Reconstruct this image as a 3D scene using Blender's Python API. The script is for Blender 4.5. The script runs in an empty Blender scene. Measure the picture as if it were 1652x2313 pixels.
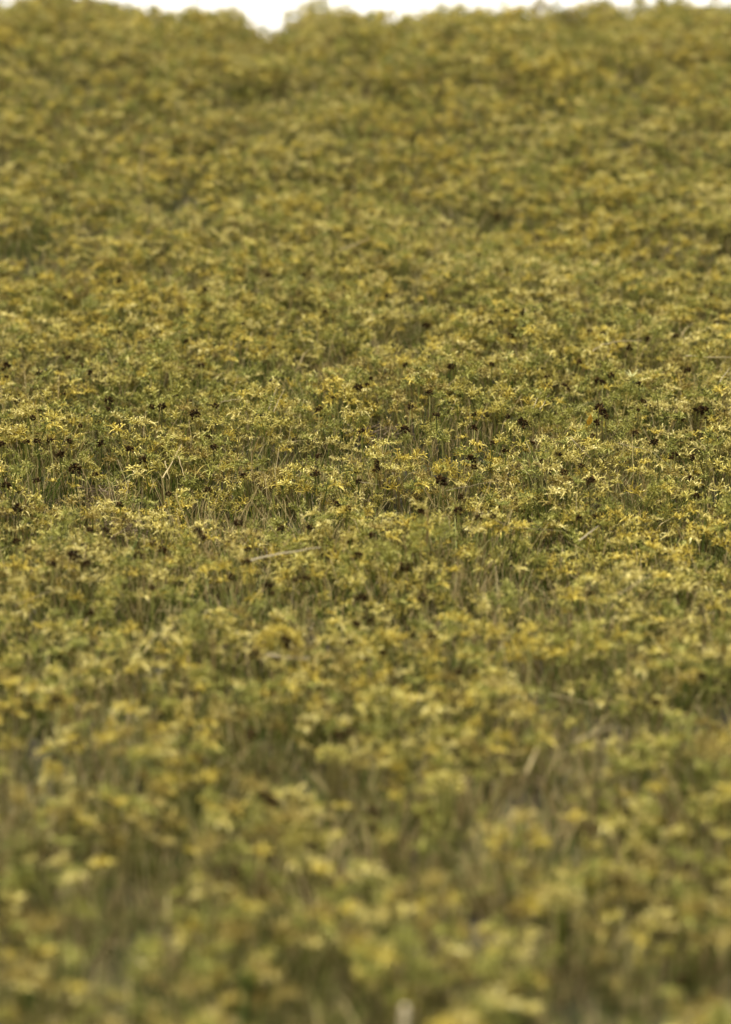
import bpy, math, random
from mathutils import Vector, Matrix, Euler, noise

R = math.radians
random.seed(11)
noise.seed_set(7)
scene = bpy.context.scene
COL = scene.collection

# ------------------------------------------------------------------ camera
PW, PH = 1652.0, 2313.0
FPX = 4457.0                                   # focal length in photo pixels
cam_data = bpy.data.cameras.new('camera')
cam = bpy.data.objects.new('camera', cam_data)
COL.objects.link(cam)
cam_data.sensor_fit = 'HORIZONTAL'
cam_data.sensor_width = 24.0
cam_data.lens = 24.0 * FPX / PW
cam_data.clip_start = 0.05
cam_data.clip_end = 2000
PITCH = R(-10.5)
cam.location = (0, 0, 0)
cam.rotation_euler = (R(90) + PITCH, 0, 0)
cam_data.dof.use_dof = True
cam_data.dof.focus_distance = 2.97
cam_data.dof.aperture_fstop = 2.1
cam_data.dof.aperture_blades = 0
scene.camera = cam

# ------------------------------------------------------------------ sky and sun (bright overcast)
SUN_EL, SUN_AZ = R(62), R(320)                 # azimuth clockwise from +Y: high, ahead of the camera, to the left
world = bpy.data.worlds.new('World')
scene.world = world
world.use_nodes = True
wn, wl = world.node_tree.nodes, world.node_tree.links
wn.clear()
sky = wn.new('ShaderNodeTexSky')
sky.sky_type = 'NISHITA'
sky.sun_disc = False
sky.sun_elevation = SUN_EL
sky.sun_rotation = SUN_AZ
sky.dust_density = 4.0
over = wn.new('ShaderNodeMix'); over.data_type = 'RGBA'     # cloud deck over the blue
over.inputs[0].default_value = 0.88
over.inputs[7].default_value = (4.5, 4.25, 3.85, 1)
bg = wn.new('ShaderNodeBackground'); bg.inputs['Strength'].default_value = 0.1
wo = wn.new('ShaderNodeOutputWorld')
wl.new(sky.outputs[0], over.inputs[6])
wl.new(over.outputs[2], bg.inputs['Color'])
wl.new(bg.outputs[0], wo.inputs[0])

sun_data = bpy.data.lights.new('sun', 'SUN')
sun_data.energy = 1.5
sun_data.angle = R(10)
sun_data.color = (1.0, 0.94, 0.82)
sun = bpy.data.objects.new('sun', sun_data)
COL.objects.link(sun)
sdir = Vector((math.sin(SUN_AZ) * math.cos(SUN_EL), math.cos(SUN_AZ) * math.cos(SUN_EL), math.sin(SUN_EL)))
sun.rotation_euler = sdir.to_track_quat('Z', 'Y').to_euler()
sun.location = sdir * 20

vs = scene.view_settings
vs.view_transform = 'Standard'
vs.look = 'None'
vs.exposure = 2.2
vs.gamma = 1.0
vs.use_curve_mapping = False
scene.cycles.use_denoising = True
scene.cycles.max_bounces = 4
scene.cycles.diffuse_bounces = 2
scene.cycles.transmission_bounces = 2
scene.render.threads_mode = 'AUTO'

# ------------------------------------------------------------------ materials
def ramp_mat(name, cols, rough=0.6, transl=0.15, patch=None, patch_amt=0.5, patch_scale=9.0, spec=0.15):
    """cols: colours spread over the 'tint' attribute; patch: colour mixed in by world-space noise."""
    m = bpy.data.materials.new(name); m.use_nodes = True
    n, l = m.node_tree.nodes, m.node_tree.links
    n.clear()
    at = n.new('ShaderNodeAttribute'); at.attribute_name = 'tint'
    geo = n.new('ShaderNodeNewGeometry')
    fine = n.new('ShaderNodeTexNoise'); fine.inputs['Scale'].default_value = 260; fine.inputs['Detail'].default_value = 2
    l.new(geo.outputs['Position'], fine.inputs['Vector'])
    ad = n.new('ShaderNodeMath'); ad.operation = 'MULTIPLY_ADD'; ad.inputs[1].default_value = 0.5
    l.new(fine.outputs[0], ad.inputs[0]); l.new(at.outputs['Fac'], ad.inputs[2])
    sb = n.new('ShaderNodeMath'); sb.operation = 'SUBTRACT'; sb.inputs[1].default_value = 0.25
    l.new(ad.outputs[0], sb.inputs[0])
    rp = n.new('ShaderNodeValToRGB')
    e = rp.color_ramp.elements
    while len(e) < len(cols): e.new(0.5)
    for i, c in enumerate(cols):
        e[i].position = i / (len(cols) - 1); e[i].color = (*c, 1)
    l.new(sb.outputs[0], rp.inputs[0])
    out_col = rp.outputs[0]
    if patch:
        pn = n.new('ShaderNodeTexNoise'); pn.inputs['Scale'].default_value = patch_scale; pn.inputs['Detail'].default_value = 3
        l.new(geo.outputs['Position'], pn.inputs['Vector'])
        mr = n.new('ShaderNodeMapRange'); mr.inputs[1].default_value = 0.45; mr.inputs[2].default_value = 0.68
        mr.inputs[4].default_value = patch_amt
        l.new(pn.outputs[0], mr.inputs[0])
        mx = n.new('ShaderNodeMix'); mx.data_type = 'RGBA'
        mx.inputs[7].default_value = (*patch, 1)
        l.new(mr.outputs[0], mx.inputs[0]); l.new(out_col, mx.inputs[6])
        out_col = mx.outputs[2]
    p = n.new('ShaderNodeBsdfPrincipled')
    p.inputs['Roughness'].default_value = rough
    p.inputs['Specular IOR Level'].default_value = spec
    l.new(out_col, p.inputs['Base Color'])
    o = n.new('ShaderNodeOutputMaterial')
    if transl:
        t = n.new('ShaderNodeBsdfTranslucent'); l.new(out_col, t.inputs[0])
        ms = n.new('ShaderNodeMixShader'); ms.inputs[0].default_value = transl
        l.new(p.outputs[0], ms.inputs[1]); l.new(t.outputs[0], ms.inputs[2]); l.new(ms.outputs[0], o.inputs[0])
    else:
        l.new(p.outputs[0], o.inputs[0])
    return m

HEADS = ['yellow green', 'golden yellow', 'pale straw yellow', 'olive green', 'tawny brown']
M_HEAD = [
    ramp_mat('yellow_green_floret', [(.020,.018,.004), (.15,.128,.022), (.41,.345,.066), (.60,.51,.12), (.84,.75,.28)], patch=(.27,.27,.06)),
    ramp_mat('golden_floret', [(.028,.018,.003), (.20,.15,.020), (.46,.355,.052), (.62,.50,.09), (.83,.71,.21)], patch=(.38,.31,.045)),
    ramp_mat('pale_straw_floret', [(.035,.026,.006), (.22,.18,.042), (.48,.41,.115), (.66,.57,.19), (.88,.79,.36)], patch=(.42,.35,.07)),
    ramp_mat('olive_floret', [(.03,.035,.008), (.12,.13,.026), (.22,.225,.042), (.36,.35,.080), (.58,.54,.18)], patch=(.28,.25,.04)),
    ramp_mat('tawny_floret', [(.03,.02,.006), (.15,.11,.022), (.27,.21,.045), (.42,.34,.095), (.62,.53,.20)], patch=(.25,.18,.03)),
]
M_STEM = ramp_mat('stem_green', [(.015,.028,.004), (.075,.095,.013), (.19,.195,.036), (.46,.43,.15)], patch=(.22,.17,.065), patch_amt=.6, patch_scale=7)
M_GRASS = ramp_mat('grass_green', [(.012,.030,.005), (.060,.105,.014), (.165,.205,.036), (.42,.43,.13)], patch=(.17,.15,.045), patch_amt=.5, patch_scale=5)
M_DRY = ramp_mat('dry_grass', [(.07,.05,.018), (.18,.135,.048), (.38,.30,.12), (.68,.57,.30)], patch=(.24,.16,.07), patch_amt=.4)
M_STRAW = ramp_mat('bleached_straw', [(.26,.21,.11), (.38,.32,.19), (.54,.47,.32)], transl=.15)
M_DARK = ramp_mat('dark_seed', [(.008,.005,.002), (.024,.014,.004), (.050,.030,.009), (.14,.08,.025)], transl=0, rough=.9, spec=.05)
M_TWIG = ramp_mat('dead_twig', [(.06,.042,.024), (.13,.095,.055), (.24,.18,.11)], transl=0, rough=.8)
M_ORANGE = ramp_mat('orange_petal', [(.16,.09,.008), (.27,.16,.012), (.40,.25,.025)], transl=.3)
M_PALE = ramp_mat('pale_green_floret', [(.35,.38,.14), (.55,.56,.24), (.70,.70,.38)])

def soil_mat():
    m = bpy.data.materials.new('soil'); m.use_nodes = True
    n, l = m.node_tree.nodes, m.node_tree.links
    p = n['Principled BSDF']; p.inputs['Roughness'].default_value = .9
    geo = n.new('ShaderNodeNewGeometry')
    t = n.new('ShaderNodeTexNoise'); t.inputs['Scale'].default_value = 30; t.inputs['Detail'].default_value = 6
    l.new(geo.outputs['Position'], t.inputs['Vector'])
    rp = n.new('ShaderNodeValToRGB')
    rp.color_ramp.elements[0].position = .35; rp.color_ramp.elements[0].color = (.018,.014,.006, 1)
    rp.color_ramp.elements[1].position = .7; rp.color_ramp.elements[1].color = (.05,.042,.016, 1)
    l.new(t.outputs[0], rp.inputs[0]); l.new(rp.outputs[0], p.inputs['Base Color'])
    b = n.new('ShaderNodeBump'); b.inputs['Distance'].default_value = .01
    l.new(t.outputs[0], b.inputs['Height']); l.new(b.outputs[0], p.inputs['Normal'])
    return m
M_SOIL = soil_mat()

# ------------------------------------------------------------------ terrain
KNOTS = [(-30, -2.6, .04), (-3, -1.30, .10), (0.5, -.84, .14), (1.5, -.695, .155), (3.0, -.447, .195), (4.5, -.085, .31),
         (5.9, .342, .16), (6.6, .39, -.03), (9, -.15, -.4), (14, -3.2, -.5), (30, -6, 0), (600, -6, 0)]
def canopy_base(y):
    for (a, za, sa), (b, zb, sb) in zip(KNOTS, KNOTS[1:]):
        if y <= b or b == 600:
            t = min(1, max(0, (y - a) / (b - a))); h = b - a
            return ((2*t**3-3*t*t+1)*za + (t**3-2*t*t+t)*h*sa + (-2*t**3+3*t*t)*zb + (t**3-t*t)*h*sb)
def fb(x, y, s, seed=0.0):
    return noise.noise(Vector((x*s, y*s, seed)))
CREST = [(-.31, -.082, .085), (-.45, .020, .05), (-.61, -.045, .04), (-.75, -.02, .05), (.08, -.035, .05), (.30, .015, .14), (.61, -.025, .04), (.83, -.02, .04), (.72, .015, .03), (-.85, .03, .2), (-1.0, .03, .3), (.95, .02, .1), (-.13, .012, .04)]
def surf(x, y):
    """Height of the plant canopy over the ground plan."""
    z = canopy_base(y)
    if -2 < y < 12:
        z += .030 * fb(x, y, 2.1, 3) + .028 * fb(x, y, 5.0, 9) + .020 * fb(x, y, 11.0, 19)
        if y > 5:
            w = min(1, (y - 5) / .7)
            z += w * sum(a * math.exp(-((x - c) / s) ** 2) for c, a, s in CREST)
    elif y >= 12:
        z += .8 * fb(x, y, .03, 3)
    return z
CANOPY = .074
def ground(x, y):
    return surf(x, y) - CANOPY

cp, sp = math.cos(PITCH), math.sin(PITCH)
def ray(px, py):
    dx, dy = (px - PW/2) / FPX, (PH/2 - py) / FPX
    return Vector((dx, cp - dy * sp, sp + dy * cp)).normalized()
def hit(px, py, lift=0.0):
    """Where the line of sight through a photo pixel meets the canopy (+lift)."""
    d = ray(px, py); t = .8
    while t < 9:
        p = d * t
        if p.z < surf(p.x, p.y) + lift: return p
        t += .01
    return d * 6.0
def project(p):
    f = p.y * cp + p.z * sp
    u = -p.y * sp + p.z * cp
    if f <= 0: return (-1e6, -1e6)
    return (PW/2 + FPX * p.x / f, PH/2 - FPX * u / f)

def gridmesh():
    ys = [-30, -12, -5, -2, -.5]; y = 0.0
    while y < 9: ys.append(y); y += .06
    ys += [9.5, 10, 11, 12.5, 14, 18, 24, 32, 50, 90, 150, 250, 400, 600]
    xs = [-500, -200, -80, -30, -12, -6, -4]; x = -3.0
    while x < 3: xs.append(x); x += .06
    xs += [3, 4, 6, 12, 30, 80, 200, 500]
    v = [(x, y, ground(x, y)) for y in ys for x in xs]
    nx = len(xs)
    f = [(j*nx+i, j*nx+i+1, (j+1)*nx+i+1, (j+1)*nx+i) for j in range(len(ys)-1) for i in range(nx-1)]
    me = bpy.data.meshes.new('ground'); me.from_pydata(v, [], f); me.update()
    for p in me.polygons: p.use_smooth = True
    me.materials.append(M_SOIL)
    o = bpy.data.objects.new('ground', me); COL.objects.link(o)
    o['kind'] = 'structure'; o['label'] = 'brown soil of the bank under the plants'
gridmesh()

# ------------------------------------------------------------------ mesh builder
class MB:
    def __init__(s): s.v, s.f, s.t, s.m = [], [], [], []
    def spindle(s, p0, p1, w, tint, mat=0, belly=.55):
        """three-sided pointed floret"""
        d = p1 - p0; a = d.orthogonal().normalized(); b = d.cross(a).normalized()
        c = p0 + d * belly; i = len(s.v); r0 = random.random() * 6
        s.v.append(p0)
        for k in range(3):
            an = r0 + k * 2.0944
            s.v.append(c + (a * math.cos(an) + b * math.sin(an)) * w)
        s.v.append(p1); s.t += [tint * .8, tint, tint, tint, min(1, tint + .15)]
        for k in range(3):
            q = (k + 1) % 3
            s.f += [(i, i+1+q, i+1+k), (i+4, i+1+k, i+1+q)]; s.m += [mat, mat]
    def tube(s, pts, r0, r1, tint, mat=0, sides=3):
        i0 = len(s.v); n = len(pts)
        for j, p in enumerate(pts):
            d = (pts[min(j+1, n-1)] - pts[max(j-1, 0)]); a = d.orthogonal().normalized(); b = d.cross(a).normalized()
            r = r0 + (r1 - r0) * j / (n - 1)
            for k in range(sides):
                an = k * 2 * math.pi / sides
                s.v.append(p + (a * math.cos(an) + b * math.sin(an)) * r); s.t.append(tint)
        for j in range(n-1):
            for k in range(sides):
                q = (k+1) % sides
                s.f.append((i0+j*sides+k, i0+j*sides+q, i0+(j+1)*sides+q, i0+(j+1)*sides+k)); s.m.append(mat)
        s.f.append(tuple(i0 + k for k in range(sides))[::-1]); s.m.append(mat)
        s.f.append(tuple(i0 + (n-1)*sides + k for k in range(sides))); s.m.append(mat)
    def blade(s, pts, w, tint, side, mat=0, fold=.25):
        """folded leaf blade: a V in section, tapering to a point"""
        i0 = len(s.v); n = len(pts)
        for j, p in enumerate(pts[:-1]):
            t = j / (n - 1); ww = w * (1 - t ** 2.2) * (.6 + .4 * min(1, t * 4))
            d = (pts[j+1] - p).normalized(); up = d.cross(side).normalized()
            s.v += [p - side * ww + up * ww * fold, p - up * ww * fold, p + side * ww + up * ww * fold]
            s.t += [tint, tint * .85, tint]
        s.v.append(pts[-1]); s.t.append(min(1, tint + .2))
        for j in range(n-2):
            a = i0 + j*3; b = a + 3
            s.f += [(a, a+1, b+1, b), (a+1, a+2, b+2, b+1)]; s.m += [mat, mat]
        a = i0 + (n-2)*3; e = a + 3
        s.f += [(a, a+1, e), (a+1, a+2, e)]; s.m += [mat, mat]
    def add(s, o, M, dm=0):
        i = len(s.v); s.v += [M @ p for p in o.v]; s.t += o.t
        s.f += [tuple(q + i for q in f) for f in o.f]; s.m += [m + dm for m in o.m]
    def mesh(s, name, mats):
        me = bpy.data.meshes.new(name); me.from_pydata([tuple(p) for p in s.v], [], s.f)
        a = me.attributes.new('tint', 'FLOAT', 'POINT'); a.data.foreach_set('value', [min(1, max(-.5, t)) for t in s.t])
        for m in mats: me.materials.append(m)
        if len(mats) > 1: me.polygons.foreach_set('material_index', s.m)
        me.update(); return me

def rv(s=1.0):
    return Vector((random.uniform(-1,1), random.uniform(-1,1), random.uniform(-1,1))) * s
def dirv(az, el):
    return Vector((math.cos(az)*math.cos(el), math.sin(az)*math.cos(el), math.sin(el)))

def flower_head(size=1.0, rays=7):
    """starry cluster: crooked rays spreading over the upper half, each ending in splayed florets"""
    b = MB(); base = random.uniform(-.12, .12)
    for k in range(rays):
        az = k * 2.4 + random.uniform(-.5, .5); el = random.uniform(-.2, 1.2)
        L = random.uniform(.007, .020) * size
        d = (dirv(az, el) + rv(.2)).normalized()
        mid = d * L * .5 + rv(.002); end = d * L + Vector((0, 0, -.001)) + rv(.0015)
        tt = min(.9, max(.1, random.uniform(.2, .75) + base))
        b.tube([Vector((0,0,0)), mid, end], .0009, .0007, tt)
        o = mid + rv(.0015); b.spindle(o, o + (d + rv(1.0)).normalized() * random.uniform(.004, .007) * size, .0013 * size, min(1, max(0, tt + random.uniform(-.4, .2))))
        n = random.randint(3, 5); q0 = random.random() * 6
        a1 = d.orthogonal().normalized(); a2 = d.cross(a1)
        for q in range(n):
            an = q0 + q * 6.283 / n
            fd = (d * random.uniform(.0, .9) + (a1*math.cos(an) + a2*math.sin(an)) * random.uniform(.6, 1)).normalized()
            fl = random.uniform(.0045, .0105) * size
            b.spindle(end - d*.0005, end + fd * fl, random.uniform(.0008, .0014) * size, min(1, max(0, tt + random.uniform(-.3, .4))), belly=random.uniform(.45, .8))
    for q in range(random.choice((0, 1, 3, 5))):  # withered brown florets
        o = dirv(random.random() * 6.28, random.uniform(-.1, 1.3)) * random.uniform(.004, .014) * size
        b.spindle(o, o + rv(.004), random.uniform(.0012, .002), -.5)
    for q in range(2):                          # narrow bracts longer than the rays
        az = random.random() * 6.28; L = random.uniform(.018, .032) * size
        d = dirv(az, random.uniform(-.2, .8)); sd = Vector((-math.sin(az), math.cos(az), 0))
        b.blade([Vector((0,0,0)), d*L*.35 + Vector((0,0,.002)), d*L*.7 + Vector((0,0,.001)), d*L - Vector((0,0,.003))], .0010, random.uniform(.4, 1), sd)
    return b

def stem_mb(h, lean):
    b = MB()
    pts = [Vector((lean * (t ** 2), 0, h * t)) for t in (0, .35, .7, 1)]
    b.tube(pts, .0011, .0008, random.uniform(.1, .9)); return b, pts[-1]

def tuft_mb(n, rad, hmin, hmax, w=.0011, dry=.25, spread=.3, dm=1):
    """grass blades; material 0 green, dm dry"""
    b = MB()
    for k in range(n):
        az = random.random() * 6.28; r = rad * math.sqrt(random.random())
        p = Vector((math.cos(az)*r, math.sin(az)*r, 0)); h = random.uniform(hmin, hmax)
        out = dirv(az + random.uniform(-.7, .7), 0) * h * random.uniform(0, spread)
        bend = out * random.uniform(.2, 1.3); drop = random.uniform(0, .18) * h
        pts = [p, p + out*.3 + Vector((0,0,h*.4)), p + out*.75 + bend*.15 + Vector((0,0,h*.75)), p + out + bend*.6 + Vector((0,0,h - drop))]
        isd = random.random() < dry
        sd = dirv(random.random() * 6.28, 0)
        b.blade(pts, w * random.uniform(.6, 1.3), random.uniform(.0, 1), sd, dm if isd else 0)
    return b

# ------------------------------------------------------------------ prototypes
head_mbs = [flower_head(random.uniform(.60, .90), random.choice((6, 7, 8, 9, 10))) for _ in range(12)]
head_mesh = [[h.mesh('flower_head', [M_HEAD[t]]) for t in range(5)] for h in head_mbs]
stems = [stem_mb(random.uniform(.046, .076), random.uniform(.0, .018)) for _ in range(8)]
stem_mesh = [s[0].mesh('stem', [M_STEM]) for s in stems]
NL = 8
layouts = []
for k in range(NL):
    hs = []
    NH = 7
    for q in range(NH):
        a = q * 2.39996 + random.uniform(-.3, .3); r = .041 * math.sqrt((q + .4) / NH)
        hs.append((math.cos(a)*r, math.sin(a)*r, random.uniform(0, 6.28), random.randrange(8), random.randrange(12), random.uniform(.86, 1.14) * (1.1 - .3 * (q + .4) / NH), random.uniform(0, 6.28), random.choice((-1, -1, -1, -1, -1, 0, 1, 2, 3, 4))))
    tb = tuft_mb(26, .042, .030, .070, dry=.4, spread=.7)
    layouts.append((hs, tb, tb.mesh('leaf_blades', [M_STEM, M_DRY])))

src = bpy.data.collections.new('clump_sources')        # instance sources only, not part of the scene
for t in range(5):
    for k in range(NL):
        hs, tb, _ = layouts[k]
        b = MB(); b.add(tb, Matrix.Identity(4), 5)
        for x, y, rz, si, hi, sc, rh, ht in hs:
            M = Matrix.Translation((x, y, 0)) @ Matrix.Rotation(rz, 4, 'Z') @ Matrix.Diagonal((1, 1, sc, 1))
            b.add(stems[si][0], M, 5)
            tip = M @ stems[si][1]
            b.add(head_mbs[hi], Matrix.Translation(tip) @ Matrix.Rotation(rh, 4, 'Z'), t if ht < 0 else ht)
        me = b.mesh('clump_source', M_HEAD + [M_STEM, M_DRY])
        src.objects.link(bpy.data.objects.new('clump_source.%03d' % (t * NL + k), me))
gsrc = bpy.data.collections.new('grass_sources')
for k in range(8):
    b = tuft_mb(36, .03, .030, .088, w=.0010, dry=[.2, .3, .45, .75][k % 4], spread=[.35, .6, .9][k % 3])
    for q in range(k % 2):          # taller thin straws reaching over the flowers
        a = random.random() * 6.28; L = random.uniform(.085, .12); ln = random.uniform(0, .07); c = dirv(a, 0)
        b.tube([Vector((0, 0, 0)) + c * .01, c * (.01 + ln * .3) + Vector((0, 0, L * .5)), c * (.01 + ln) + Vector((0, 0, L))], .0009, .0005, random.uniform(.3, 1), 1)
    for q in range(7):                          # litter: blades lying low
        a = random.random() * 6.28; c = Vector((random.uniform(-.03, .03), random.uniform(-.03, .03), random.uniform(.004, .03))); L = random.uniform(.02, .04); e = dirv(a, random.uniform(-.2, .3)) * L
        b.blade([c - e, c - e*.3 + rv(.003), c + e*.4 + rv(.003), c + e], .0011, random.random(), Vector((-math.sin(a), math.cos(a), 0)), 1)
    gsrc.objects.link(bpy.data.objects.new('grass_source.%03d' % k, b.mesh('grass_source', [M_GRASS, M_DRY])))

def scatter(name, coll, pts, label, cat):
    """pts: (co, variant, rot, scale)"""
    me = bpy.data.meshes.new(name); me.from_pydata([tuple(p[0]) for p in pts], [], [])
    a = me.attributes.new('variant', 'INT', 'POINT'); a.data.foreach_set('value', [p[1] for p in pts])
    a = me.attributes.new('turn', 'FLOAT_VECTOR', 'POINT'); a.data.foreach_set('vector', [c for p in pts for c in p[2]])
    a = me.attributes.new('size', 'FLOAT', 'POINT'); a.data.foreach_set('value', [p[3] for p in pts])
    o = bpy.data.objects.new(name, me); COL.objects.link(o)
    ng = bpy.data.node_groups.new(name, 'GeometryNodeTree')
    ng.interface.new_socket('Geometry', in_out='INPUT', socket_type='NodeSocketGeometry')
    ng.interface.new_socket('Geometry', in_out='OUTPUT', socket_type='NodeSocketGeometry')
    n, l = ng.nodes, ng.links
    gi, go = n.new('NodeGroupInput'), n.new('NodeGroupOutput')
    ci = n.new('GeometryNodeCollectionInfo'); ci.inputs['Collection'].default_value = coll
    ci.inputs['Separate Children'].default_value = True; ci.inputs['Reset Children'].default_value = True
    ip = n.new('GeometryNodeInstanceOnPoints'); ip.inputs['Pick Instance'].default_value = True
    def attr(nm, ty):
        q = n.new('GeometryNodeInputNamedAttribute'); q.data_type = ty; q.inputs['Name'].default_value = nm; return q.outputs['Attribute']
    l.new(gi.outputs[0], ip.inputs['Points']); l.new(ci.outputs[0], ip.inputs['Instance'])
    l.new(attr('variant', 'INT'), ip.inputs['Instance Index'])
    er = n.new('FunctionNodeEulerToRotation'); l.new(attr('turn', 'FLOAT_VECTOR'), er.inputs[0])
    l.new(er.outputs[0], ip.inputs['Rotation'])
    l.new(attr('size', 'FLOAT'), ip.inputs['Scale'])
    l.new(ip.outputs[0], go.inputs[0])
    o.modifiers.new('scatter', 'NODES').node_group = ng
    o['kind'] = 'stuff'; o['label'] = label; o['category'] = cat
    return o

def tag(o, label, cat, group=None):
    o['label'] = label; o['category'] = cat
    if group: o['group'] = group
    return o
def link(name, me, parent=None, loc=None, rot=None, scl=None):
    o = bpy.data.objects.new(name, me); COL.objects.link(o)
    if parent: o.parent = parent
    if loc is not None: o.location = loc
    if rot is not None: o.rotation_euler = rot
    if scl is not None: o.scale = scl
    return o

ORD = ['leftmost', 'second', 'third', 'fourth', 'fifth', 'sixth', 'seventh', 'eighth', 'ninth', 'tenth', 'eleventh', 'twelfth',
       'thirteenth', 'fourteenth', 'fifteenth', 'sixteenth', 'seventeenth', 'eighteenth', 'nineteenth', 'twentieth', 'twenty-first', 'twenty-second', 'twenty-third', 'twenty-fourth',
       'twenty-fifth', 'twenty-sixth', 'twenty-seventh', 'twenty-eighth', 'twenty-ninth', 'thirtieth']
def ranks(n):
    if n > 60: return ['middle'] * n
    r = [ORD[i] + (' from left' if i else '') for i in range((n + 1) // 2)]
    return r + [ORD[i] + ' from right' if i else 'rightmost' for i in range(n // 2)][::-1]

# ------------------------------------------------------------------ openings in the flower cover (photo pixels -> ground): px, py, rx(m), ry(m), strength
GAPS_PX = [(880, 962, .17, .08, .95), (1100, 955, .15, .07, .85), (225, 1105, .14, .08, .95), (130, 545, .12, .10, .8), (400, 440, .10, .10, .6),
           (670, 800, .07, .06, .9), (640, 1120, .09, .05, .9), (880, 1130, .08, .05, .8), (130, 1050, .05, .05, .8), (110, 150, .12, .12, .6),
           (1380, 1010, .06, .04, .5), (1350, 1520, .08, .06, .8), (700, 1380, .08, .05, .7), (1000, 1350, .05, .05, .8), (560, 1450, .06, .04, .7),
           (1500, 590, .12, .08, .5), (1090, 480, .08, .08, .6), (560, 240, .12, .12, .4), (1040, 250, .14, .12, .4), (940, 450, .08, .08, .4),
           (900, 1750, .08, .06, .8), (700, 1700, .07, .05, .7), (330, 1640, .05, .04, .8), (1180, 1800, .07, .05, .6), (1150, 2060, .08, .05, .7),
           (340, 1900, .05, .04, .6), (1250, 1400, .05, .04, .6), (300, 1360, .06, .04, .7), (1640, 2150, .08, .05, .8), (900, 2050, .05, .04, .6),
           (330, 2220, .06, .04, .6), (80, 1330, .05, .04, .5), (1560, 960, .05, .04, .4), (300, 930, .06, .04, .5)]
GAPS = []
for px, py, rx, ry, s in GAPS_PX:
    p = hit(px, py); GAPS.append((p.x, p.y, rx, ry, s))
def gap(x, y):
    g = 0.0
    for gx, gy, rx, ry, s in GAPS:
        u = ((x-gx)/rx)**2 + ((y-gy)/ry)**2
        if u < 5: g = max(g, s * math.exp(-u))
    n = fb(x, y, 6.5, 21) + .5 * fb(x, y, 15, 4)
    th = .24 - .16 * min(1, max(0, (2.75 - y) / .6)) - .10 * min(1, max(0, (2.0 - y) / .4))       # the cover opens up towards the foot of the bank
    return min(1, g + max(0, (n - th) * 1.7))
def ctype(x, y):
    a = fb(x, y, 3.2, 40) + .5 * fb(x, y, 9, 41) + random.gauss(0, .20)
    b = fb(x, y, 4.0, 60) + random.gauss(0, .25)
    if y < 2.3 and random.random() < .92 * min(1, (2.3 - y) / .6): return random.choice((3, 4))  # vignette-like foreground darkening, put into the clump colours as olive and tawny
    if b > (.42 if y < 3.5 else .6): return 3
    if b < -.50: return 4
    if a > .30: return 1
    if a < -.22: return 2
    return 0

# ------------------------------------------------------------------ sedge clumps
near, pts = [], []
y = .75; row = 0
while y < 8.2:
    step = .048
    hw = .19 * y + .5
    x = -hw + (row % 2) * step / 2
    while x < hw:
        xx, yy = x + random.uniform(-.024, .024), y + random.uniform(-.024, .024)
        g = gap(xx, yy)
        if random.random() > g * .95 and not (yy < 2.7 and random.random() < .17):
            sc = random.choice((.78, .9, .98, 1.05, 1.15, 1.24)) * random.uniform(.95, 1.05) * (1 - .28 * g)
            if yy > 5.2 and random.random() < .18: sc *= random.uniform(1.2, 1.6)
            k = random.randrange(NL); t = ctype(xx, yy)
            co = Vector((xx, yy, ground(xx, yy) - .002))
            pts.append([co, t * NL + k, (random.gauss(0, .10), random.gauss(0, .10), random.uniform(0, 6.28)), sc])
        x += step
    y += step * .9; row += 1
def inview(co):
    u, v = project(co + Vector((0, 0, .065)))
    return -60 < u < PW + 60 and 0 < v < PH + 140
cand = sorted([p for p in pts if inview(p[0])], key=lambda p: p[0].length)
near = cand[:300]
ids = {id(p) for p in near}
far = [p for p in pts if id(p) not in ids]
scatter('sedge_ground_cover', src, far, 'dense yellow green starry sedge cover running up the bank to the skyline', 'ground cover')

protos = {}
named = []
def proto_clump(v):
    t, k = divmod(v, NL); hs, tb, tm = layouts[k]
    root = bpy.data.objects.new('sedge_clump', None)
    root.empty_display_size = .02
    kids = []
    for x, y, rz, si, hi, sc, rh, ht in hs:
        st = bpy.data.objects.new('stem', stem_mesh[si]); st.location = (x, y, 0); st.rotation_euler = (0, 0, rz); st.scale = (1, 1, sc)
        hd = bpy.data.objects.new('flower_head', head_mesh[hi][t if ht < 0 else ht]); hd.location = stems[si][1]
        hd.rotation_euler = (0, 0, rh - rz); hd.scale = (1, 1, 1/sc)
        kids.append((st, hd))
    lf = bpy.data.objects.new('leaf_blades', tm); lf['kind'] = 'stuff'
    return root, kids, lf
for co, v, rot, sc in near:
    if v not in protos: protos[v] = proto_clump(v)
    pr, kids, lf = protos[v]
    r = pr.copy(); COL.objects.link(r); r.location = co; r.rotation_euler = rot; r.scale = (sc,)*3
    for st, hd in kids:
        s2 = st.copy(); COL.objects.link(s2); s2.parent = r
        h2 = hd.copy(); COL.objects.link(h2); h2.parent = s2
    l2 = lf.copy(); COL.objects.link(l2); l2.parent = r
    u, vv = project(co + Vector((0, 0, .065)))
    named.append((vv, u, v // NL, r))
CB = [(0, 1380, 'above the yellow mound'), (1380, 1440, 'level with the yellow mound top'), (1440, 1500, 'level with the thick pale stub'), (1500, 1560, 'below the thick pale stub'), (1560, 1640, 'on the line of the domed tuft'), (1640, 1720, 'below the domed tuft'),
      (1720, 1800, 'level with the small bright tuft'), (1800, 1880, 'under the small bright tuft'), (1880, 1970, 'above the creamy tuft'),
      (1970, 2070, 'level with the creamy tuft'), (2070, 2170, 'below the creamy tuft'), (2170, 2270, 'just above the bottom edge'), (2270, 9000, 'along the bottom edge')]
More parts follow.
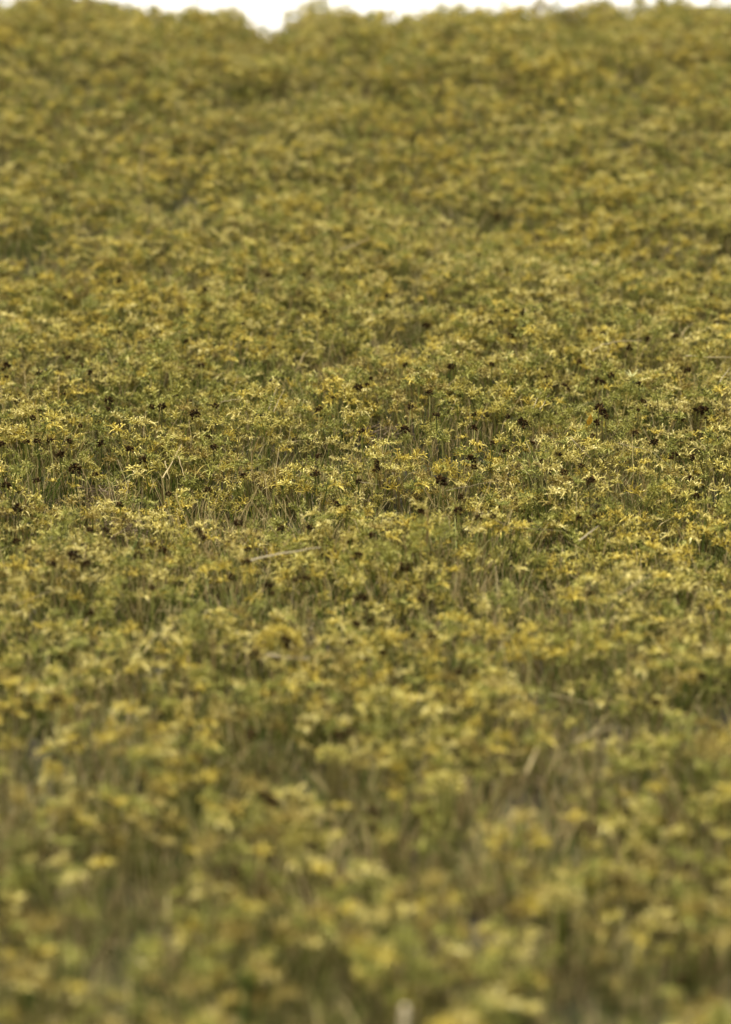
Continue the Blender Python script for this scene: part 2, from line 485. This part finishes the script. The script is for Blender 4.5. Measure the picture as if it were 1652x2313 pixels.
for a, b, where in CB:
    for t in range(5):
        sel = sorted([q for q in named if a <= q[0] < b and q[2] == t], key=lambda q: q[1]); n = len(sel)
        for i, q in enumerate(sel):
            rank = 'only' if n == 1 else ranks(n)[i]
            tag(q[3], '%s %s starry sedge clump, %s' % (rank, HEADS[t], where), 'sedge clump', 'sedge clumps in the foreground')

# ------------------------------------------------------------------ grass between the clumps
gp = []
for _ in range(16000):
    y = .8 + 7.2 * random.random() ** .8
    hw = .19 * y + .35
    x = random.uniform(-hw, hw)
    g = gap(x, y)
    if random.random() < .40 + (.25 if y < 2.9 else 0) + 1.0 * g:
        kk = random.randrange(8)
        if fb(x, y, 3, 77) > .22 and random.random() < .6: kk = random.choice((3, 7))
        gp.append((Vector((x, y, ground(x, y) - .003)), kk, (random.gauss(0, .08), random.gauss(0, .08), random.uniform(0, 6.28)), random.uniform(.6, 1.0) * (1 - .35 * g)))
scatter('grass', gsrc, gp, 'fine green and straw grass blades standing between the sedge clumps', 'grass')

# ------------------------------------------------------------------ dark seed heads, each on its own stalk
def seed_mb(s):
    b = MB()
    for k in range(44):
        d = dirv(random.random()*6.28, math.asin(random.uniform(-.8, 1)))
        p = Vector((d.x, d.y, d.z * .8)) * random.uniform(.001, .0042) * s
        b.spindle(p, p + (d + rv(.5)).normalized() * random.uniform(.002, .0052) * s, random.uniform(.0011, .0019) * s, random.random() ** 2 * .8, belly=.5)
    return b
seed_mesh = [seed_mb(random.uniform(.9, 1.2)).mesh('seed_head', [M_DARK]) for _ in range(6)]
DARK = []
def crop(ox, oy, s, lst):
    for q in lst: DARK.append((ox + q[0]*s, oy + q[1]*s, q[2] if len(q) > 2 else 1.0))
crop(700, 800, .308, [(355,245,1.2),(65,400,1.1),(930,440),(1450,460),(1560,500,1.2),(1205,440),(1210,540),(700,550),(380,560),(490,840),(40,880),(190,1100),(960,930,1.5),(1095,1150),(1440,710),(1190,770,1.2),(1205,830),(1040,85),(820,1150),(280,1130),(70,745),(1105,1050,.8),(1340,650,.8),(740,385,.7)])
crop(1200, 700, .278, [(650,535),(950,240,1.1),(800,310),(390,430),(130,540),(555,795,1.5),(580,830,1.4),(610,870),(535,920,1.1),(880,600),(910,740),(1270,490),(1230,880,1.2),(1410,810,1.2),(1370,815,1.1),(1520,1055,1.3),(1000,1075),(480,1385,1.6),(410,1270,.9),(1300,1370),(1170,1175),(90,1230),(10,1080),(500,1020,.8),(845,1000),(575,190,1.1),(1175,210),(765,380,.8),(1420,885,.8),(220,1170),(270,1320)])
crop(0, 800, .308, [(45,90,1.1),(590,85),(660,140),(800,340),(790,400),(465,290,.8),(500,25),(195,640),(275,635,1.1),(370,630,.8),(510,640,1.1),(440,740,1.1),(740,655),(955,695,1.3),(1045,775),(550,840,1.3),(700,880),(590,525,.8),(240,465),(1430,440),(1580,380),(1280,295,.8),(45,960,1.1),(265,925),(130,1130,1.3),(880,1100,1.1),(205,1450,1.2),(550,1480,1.7),(380,1535,1.2),(610,1550),(1190,1435,1.1),(1015,1475),(660,1285,.9),(1235,1025),(1525,990),(1450,1300),(10,660,.9),(120,340,.9),(1115,385),(1190,385),(1390,350,.8),(290,410,.8),(1480,1340),(120,1375)])
crop(500, 1150, .308, [(125,100,1.2),(185,390,1.1),(80,500,1.1),(1110,190),(1345,425,1.2),(1025,650,1.2),(1475,650,1.3),(1090,820,.9),(945,990,.9),(1475,20),(940,240,.8),(1000,340),(550,520,.8),(620,510,.8)])
crop(400, 1400, .431, [(590,130,1.3),(385,600,1.7),(850,605,1.2),(905,590,1.2),(460,930,1.3),(500,955,1.3),(1235,540,1.2),(1035,1010,1.2),(1480,275,1.2),(90,400),(370,310,.8),(1330,1010),(500,380,.8),(1420,630),(910,120,.8),(1080,180,.9),(400,180,1.1)])
crop(600, 450, .431, [(1210,90,1.2),(1195,125,1.1),(395,290),(25,400,1.3),(1265,580,1.2),(1355,595,1.5),(845,660,1.2),(1285,715,1.2),(410,460,.8),(620,620,.8),(1265,370,.8),(1120,290,.8),(310,590,.8),(1160,460),(190,490,1.1),(1430,195),(970,880),(560,70,.9),(1180,640),(1325,680)])
crop(0, 0, 1.017, [(1600,385,1.4),(1478,487,1.2),(1580,655),(455,645,1.3),(445,655),(595,610),(145,660,1.1),(265,625,1.1),(125,435,1.1),(1105,490,1.2),(90,640),(1035,2005,.9),(500,1960,.8),(1565,1845,1.1),(830,1840),(1225,2170),(1510,2180,1.1),(1455,1560,1.1),
                   (640,1770,.8),(1310,1320),(1560,1500),(70,1810,.8),(1390,1800,.8),(990,1510,.8)])
for _ in range(112):
    DARK.append((random.uniform(0, PW), random.choice((random.uniform(200, 900), random.uniform(380, 1400), random.uniform(1150, 2100))), random.uniform(.6, 1.05)))
dark_objs = []
for px, py, s in DARK:
    far_k = 1.0 if py > 700 else .9
    s *= random.uniform(.85, 1.12) * far_k
    if py > 1500: s *= .85
    p = hit(px, py, random.uniform(.012, .022))
    gz = ground(p.x, p.y); h = p.z - gz
    root = bpy.data.objects.new('dark_seed_stalk', None); root.empty_display_size = .01; COL.objects.link(root)
    root.location = (p.x, p.y, gz)
    mb = MB(); lx, ly = random.uniform(-.012, .012), random.uniform(-.002, .014)
    mb.tube([Vector((lx, ly, 0)), Vector((lx*.5, ly*.6, h*.4)), Vector((lx*.1, ly*.2, h*.75)), Vector((0, 0, h))], .0012, .0010, random.random())
    st = link('stalk', mb.mesh('stalk', [M_STEM]), root)
    hd = link('seed_head', random.choice(seed_mesh), root, (0, 0, h), (random.uniform(-.5,.5), random.uniform(-.5,.5), random.uniform(0,6)), (s*random.uniform(.85,1.2), s, s*random.uniform(.75,1.05)))
    dark_objs.append((px, py, s, root))
# labels: counted from the left within bands of the picture
BANDS = [(0, 560, 'high on the blurred far slope'), (560, 720, 'in the soft band below the far slope'), (720, 820, 'along the upper rim of the sharp band'),
         (820, 900, 'in the upper sharp band'), (900, 960, 'level with the central brown hollow'), (960, 1020, 'just below the central hollow'),
         (1020, 1080, 'level with the left hollow'), (1080, 1160, 'at the lower rim of the sharp band'), (1160, 1260, 'level with the long pale straw'),
         (1260, 1420, 'below the long pale straw'), (1420, 1650, 'level with the yellow mound'), (1650, 3000, 'in the blurred foreground')]
for a, b, where in BANDS:
    sel = sorted([d for d in dark_objs if a <= d[1] < b], key=lambda d: d[0])
    n = len(sel)
    for i, (px, py, s, o) in enumerate(sel):
        rank = ranks(n)[i]
        adj = 'large' if s > 1.25 else 'small' if s < .85 else 'ragged'
        tag(o, '%s dark brown seed head, %s %s' % (adj, rank, where), 'seed head', 'dark seed heads standing among the sedge')

# ------------------------------------------------------------------ fallen straws and stalks, each its own thing
def straw(pxs, r, label, lift=.008, mat=M_STRAW, name='dry_straw', cat='straw', bow=0.0, flat=1.0, tint=.5, depth=0.0, r_end=.4):
    """pxs: photo points the straw passes through; all points lie on the canopy at their own depth"""
    lift *= 1.05; r *= .54
    P = [hit(a, b, lift) for a, b in pxs]
    d0 = sum(p.y for p in P) / len(P)
    P = [Vector((p.x * q, p.y * q, p.z * q)) for p in P for q in [(p.y + (d0 - p.y) * .75) / p.y]]   # lies nearly across the slope
    base = min(P, key=lambda p: p.z).copy(); base.z = ground(base.x, base.y)
    if len(P) == 2:
        m = (P[0] + P[1]) / 2 + Vector((0, 0, bow)); P = [P[0], m, P[1]]
    Q = []
    for j in range(len(P) - 1):
        for t in (0, .34, .67): Q.append(P[j].lerp(P[j+1], t) + rv(.0008))
    Q.append(P[-1])
    mb = MB(); mb.tube([q - P[0] for q in Q], r, r * r_end, tint, sides=5)
    o = link(name, mb.mesh(name, [mat])); o.location = P[0]
    tag(o, label, cat); return o
straw([(563,1266),(640,1249),(725,1236)], .0030, 'long pale dry straw lying across the sedge, left of centre', lift=.022, r_end=.35, tint=.8)
straw([(1339,792),(1362,778),(1400,770),(1450,769)], .0021, 'arched pale grass stem bowed over sedge near the right edge', lift=.02, tint=.7)
straw([(1550,803),(1600,806),(1668,808)], .0020, 'pale straw lying level and running out at the right edge', lift=.02, tint=.7)
straw([(1623,868),(1649,830)], .0018, 'short slanting straw below the level one at the right edge', lift=.02)
straw([(768,566),(800,553),(835,538)], .0045, 'blurred tan straw lying on the slope above the sharp band', lift=.02, tint=.3)
straw([(600,1479),(645,1485),(697,1488)], .0036, 'thick pale stub lying under the yellow mound', lift=.02, r_end=.8, tint=.5)
straw([(1298,1676),(1345,1655),(1398,1637)], .0030, 'blurred straw slanting up in the lower right', lift=.015, tint=.1)
straw([(498,908),(552,899)], .0013, 'thin straw lying level in the sharp band, left', lift=.02)
straw([(606,925),(626,872)], .0011, 'left one of two thin slanting stalks near the sharp left centre', lift=.02)
straw([(618,930),(642,880)], .0011, 'right one of two thin slanting stalks near the sharp left centre', lift=.02)
straw([(368,1080),(388,1045),(410,1003)], .0022, 'greyish dry stalk leaning right, left half of the sharp band', lift=.012, mat=M_DRY, tint=.9)
straw([(372,1040),(383,1082)], .0016, 'greyish dry stalk crossing the leaning one, left half', lift=.015, mat=M_DRY, tint=.8)
straw([(402,1030),(420,1085)], .0015, 'thin grey stalk right of the crossing pair, left half', lift=.015, mat=M_DRY, tint=.8)
straw([(817,1089),(855,1094)], .0011, 'tiny level straw right under the central hollow', lift=.02)
straw([(1008,1107),(1060,1098),(1122,1087)], .0010, 'yellowish grass stem lying almost level right of centre', lift=.02, tint=.3)
straw([(1310,1222),(1352,1188)], .0024, 'slanting pale straw below the sharp band at right', lift=.015, tint=.6)
straw([(1398,1342),(1420,1330),(1470,1300)], .0018, 'faint straw slanting up right of the lower hollow', lift=.015, tint=.1)
straw([(1190,1745),(1215,1690)], .0028, 'blurred grey stalk standing in the lower right centre', lift=.015, mat=M_DRY, tint=.9)
straw([(1338,598),(1352,586)], .0030, 'short tan straw on the soft upper right slope', lift=.015, tint=.3)
straw([(1205,920),(1222,885)], .0013, 'thin pale stalk leaning right of the central hollow', lift=.018)
straw([(1220,925),(1240,892)], .0011, 'second thin pale stalk leaning right of the central hollow', lift=.018)
straw([(1395,1000),(1475,1020),(1520,1060)], .0009, 'fine curved straw low in the sharp right', lift=.02)
straw([(1075,1150),(1150,1190),(1275,1200)], .0010, 'fine drooping stem below the sharp band, right of centre', lift=.015, tint=.2)
straw([(30,1370),(110,1335),(140,1330)], .0012, 'thin straw lying at the left edge below the sharp band', lift=.018, tint=.2)
straw([(1290,990),(1335,1035)], .0012, 'short straw beside the orange petal', lift=.018, tint=.5)

def upright(px, py0, py1, r, label, lean=0.0, mat=M_DRY, tint=.6, tuft=True):
    p = hit(px, py0, -.02); g = ground(p.x, p.y)
    h = p.z - g + (py0 - py1) / FPX * p.length
    root = bpy.data.objects.new('tall_stalk', None); COL.objects.link(root); root.location = (p.x, p.y, g)
    mb = MB(); mb.tube([Vector((0,0,0)), Vector((lean*.2, 0, h*.4)), Vector((lean*.6, 0, h*.75)), Vector((lean, 0, h))], r, r*.6, tint, sides=5)
    link('stalk', mb.mesh('stalk', [mat]), root)
    if tuft:
        t = MB()
        for k in range(14):
            o = Vector((lean, 0, h - .004)) - Vector((0, 0, k * .0014)); a = k * 2.4
            t.spindle(o, o + dirv(a, .7) * .006, .0011, random.random())
        link('seed_spike', t.mesh('seed_spike', [M_HEAD[4]]), root)
    tag(root, label, 'stalk')
upright(1437, 832, 722, .0011, 'tall thin stalk rising past the arched stem at right', .006)
upright(312, 425, 315, .0030, 'tall blurred stalk standing high on the left slope', .018)
upright(738, 530, 462, .0018, 'lone stalk with seed spike on the upper middle slope', .002)
upright(968, 1250, 1150, .0028, 'reddish tan stalk standing right of the long pale straw', -.002, tint=.4)
upright(485, 1500, 1425, .0030, 'reddish tan stalk left of the yellow mound', -.002, tint=.4)
upright(885, 1880, 1790, .0016, 'blurred green stalk standing in the central foreground', .01, mat=M_GRASS, tint=.5)
upright(550, 2330, 2190, .0040, 'dark green stalk rising from the bottom edge', .002, mat=M_GRASS, tint=.1, tuft=False)

# pale stub at the bottom edge
p = hit(915, 2290, .02); g = ground(p.x, p.y)
mb = MB(); mb.tube([Vector((-.003,0,0)), Vector((-.001,0,(p.z-g)*.6)), Vector((0,0,p.z-g+.006))], .0035, .0030, .9, sides=6)
o = link('dry_straw', mb.mesh('dry_straw', [M_STRAW])); o.location = (p.x, p.y, g)
tag(o, 'whitish upright stub blurred at the bottom edge, right of centre', 'straw')

# ------------------------------------------------------------------ one-off plants
def dome(px, py, rad, label, mat, up=1.0, n=420):
    p = hit(px, py, 0); g = ground(p.x, p.y)
    root = bpy.data.objects.new('flower_mound', None); COL.objects.link(root); root.location = (p.x, p.y, g)
    H = CANOPY + .012
    mb = MB()
    for k in range(n):
        d = dirv(random.random()*6.28, math.asin(random.uniform(-.05, 1)))
        q = Vector((d.x*rad, d.y*rad, d.z*rad*up*.75)) * random.uniform(.86, 1.04) + Vector((0, 0, H - rad*.6))
        mb.spindle(q, q + (d + rv(.7)).normalized() * random.uniform(.004, .008), .0011, random.random())
    link('florets', mb.mesh('florets', [mat]), root)['kind'] = 'stuff'
    sb = MB()
    for k in range(16):
        a = k * 2.4; r = rad * .75 * math.sqrt(k / 16)
        e = Vector((math.cos(a)*r, math.sin(a)*r, H - rad*.3))
        sb.tube([Vector((math.cos(a)*r*.4, math.sin(a)*r*.4, 0)), e*.6, e], .0013, .0009, random.random())
    link('stems', sb.mesh('stems', [M_STEM]), root)
    tag(root, label, 'flower mound')
dome(630, 1458, .026, 'bright yellow domed flower mound above the thick pale stub', M_HEAD[1])
dome(865, 1600, .026, 'yellow domed tuft above a dark gap right of bottom centre', M_HEAD[0], n=300)
dome(1005, 1790, .018, 'small bright yellow tuft in the blurred lower middle', M_HEAD[0], n=220)
dome(752, 1725, .013, 'tiny yellow tuft left of the small bright one', M_HEAD[0], n=140)
dome(1268, 2058, .015, 'pale creamy tuft glowing in the lower right', M_HEAD[2], n=160)

def star(px, py, label):
    p = hit(px, py, .018); g = ground(p.x, p.y)
    root = bpy.data.objects.new('pale_star_flower', None); COL.objects.link(root); root.location = (p.x, p.y, g); h = p.z - g
    mb = MB(); mb.tube([Vector((0,0,0)), Vector((.002,0,h*.5)), Vector((0,0,h))], .0012, .0009, .7)
    link('stalk', mb.mesh('stalk', [M_STEM]), root)
    mesh = None
    for k in range(11):
        if mesh is None:
            b = MB(); b.blade([Vector((0,0,0)), Vector((.006,0,.0005)), Vector((.012,0,.001)), Vector((.019,0,0))], .0013, .7, Vector((0,1,0)))
            mesh = b.mesh('petal', [M_PALE])
        s = random.uniform(.75, 1.1)
        link('petal', mesh, root, (0, 0, h), (random.uniform(-.3,.3), -random.uniform(-.1, 1.0), k * 2.4), (s, s, s))
    tag(root, label, 'flower')
star(1428, 852, 'pale green spiky star flower under the arched stem')

p = hit(1331, 950, .016); g = ground(p.x, p.y); h = p.z - g
root = bpy.data.objects.new('orange_petal', None); COL.objects.link(root); root.location = (p.x, p.y, g)
b = MB(); b.blade([Vector((0,0,-.006)), Vector((.001,-.002,0)), Vector((.002,-.002,.006)), Vector((.003,.001,.011))], .0052, .5, Vector((1,0,0)), fold=.5)
link('petal', b.mesh('petal', [M_ORANGE]), root, (0, 0, h))
b = MB(); b.tube([Vector((0,.004,0)), Vector((0,.002,h*.5)), Vector((0,0,h-.004))], .001, .0008, .6)
link('stalk', b.mesh('stalk', [M_STEM]), root)
tag(root, 'single orange cupped petal beside the largest dark seed heads', 'petal')

def tangle(px, py, w, d, n, label, mat=M_TWIG, lift=-.02):
    p = hit(px, py, lift); g = ground(p.x, p.y); root = bpy.data.objects.new('twig_tangle', None); COL.objects.link(root); root.location = (p.x, p.y, g)
    h0 = p.z - g
    for k in range(n):
        c = Vector((random.gauss(0, .45)*w, random.gauss(0, .45)*d, h0*random.uniform(.35, 1.05))); a = random.uniform(0, 3.14); L = random.uniform(.02, .05)
        e = Vector((math.cos(a), math.sin(a), random.uniform(-.4, .4))) * L * .5
        mb = MB(); mb.tube([c - e, c - e*.3 + rv(.003), c + e*.3 + rv(.003), c + e], .0008, .0005, random.random())
        link('twig', mb.mesh('twig', [mat]), root)
    tag(root, label, 'twig tangle')
tangle(280, 1182, .045, .035, 90, 'grey brown tangle of dead twigs under the left hollow')
tangle(870, 965, .05, .03, 70, 'brown tangle of dead stems filling the central hollow', lift=-.025)
tangle(215, 1100, .03, .025, 50, 'small brown knot of dead stems inside the left hollow', lift=-.025)
tangle(545, 1440, .04, .03, 50, 'blurred brown twig knot left of the yellow mound')
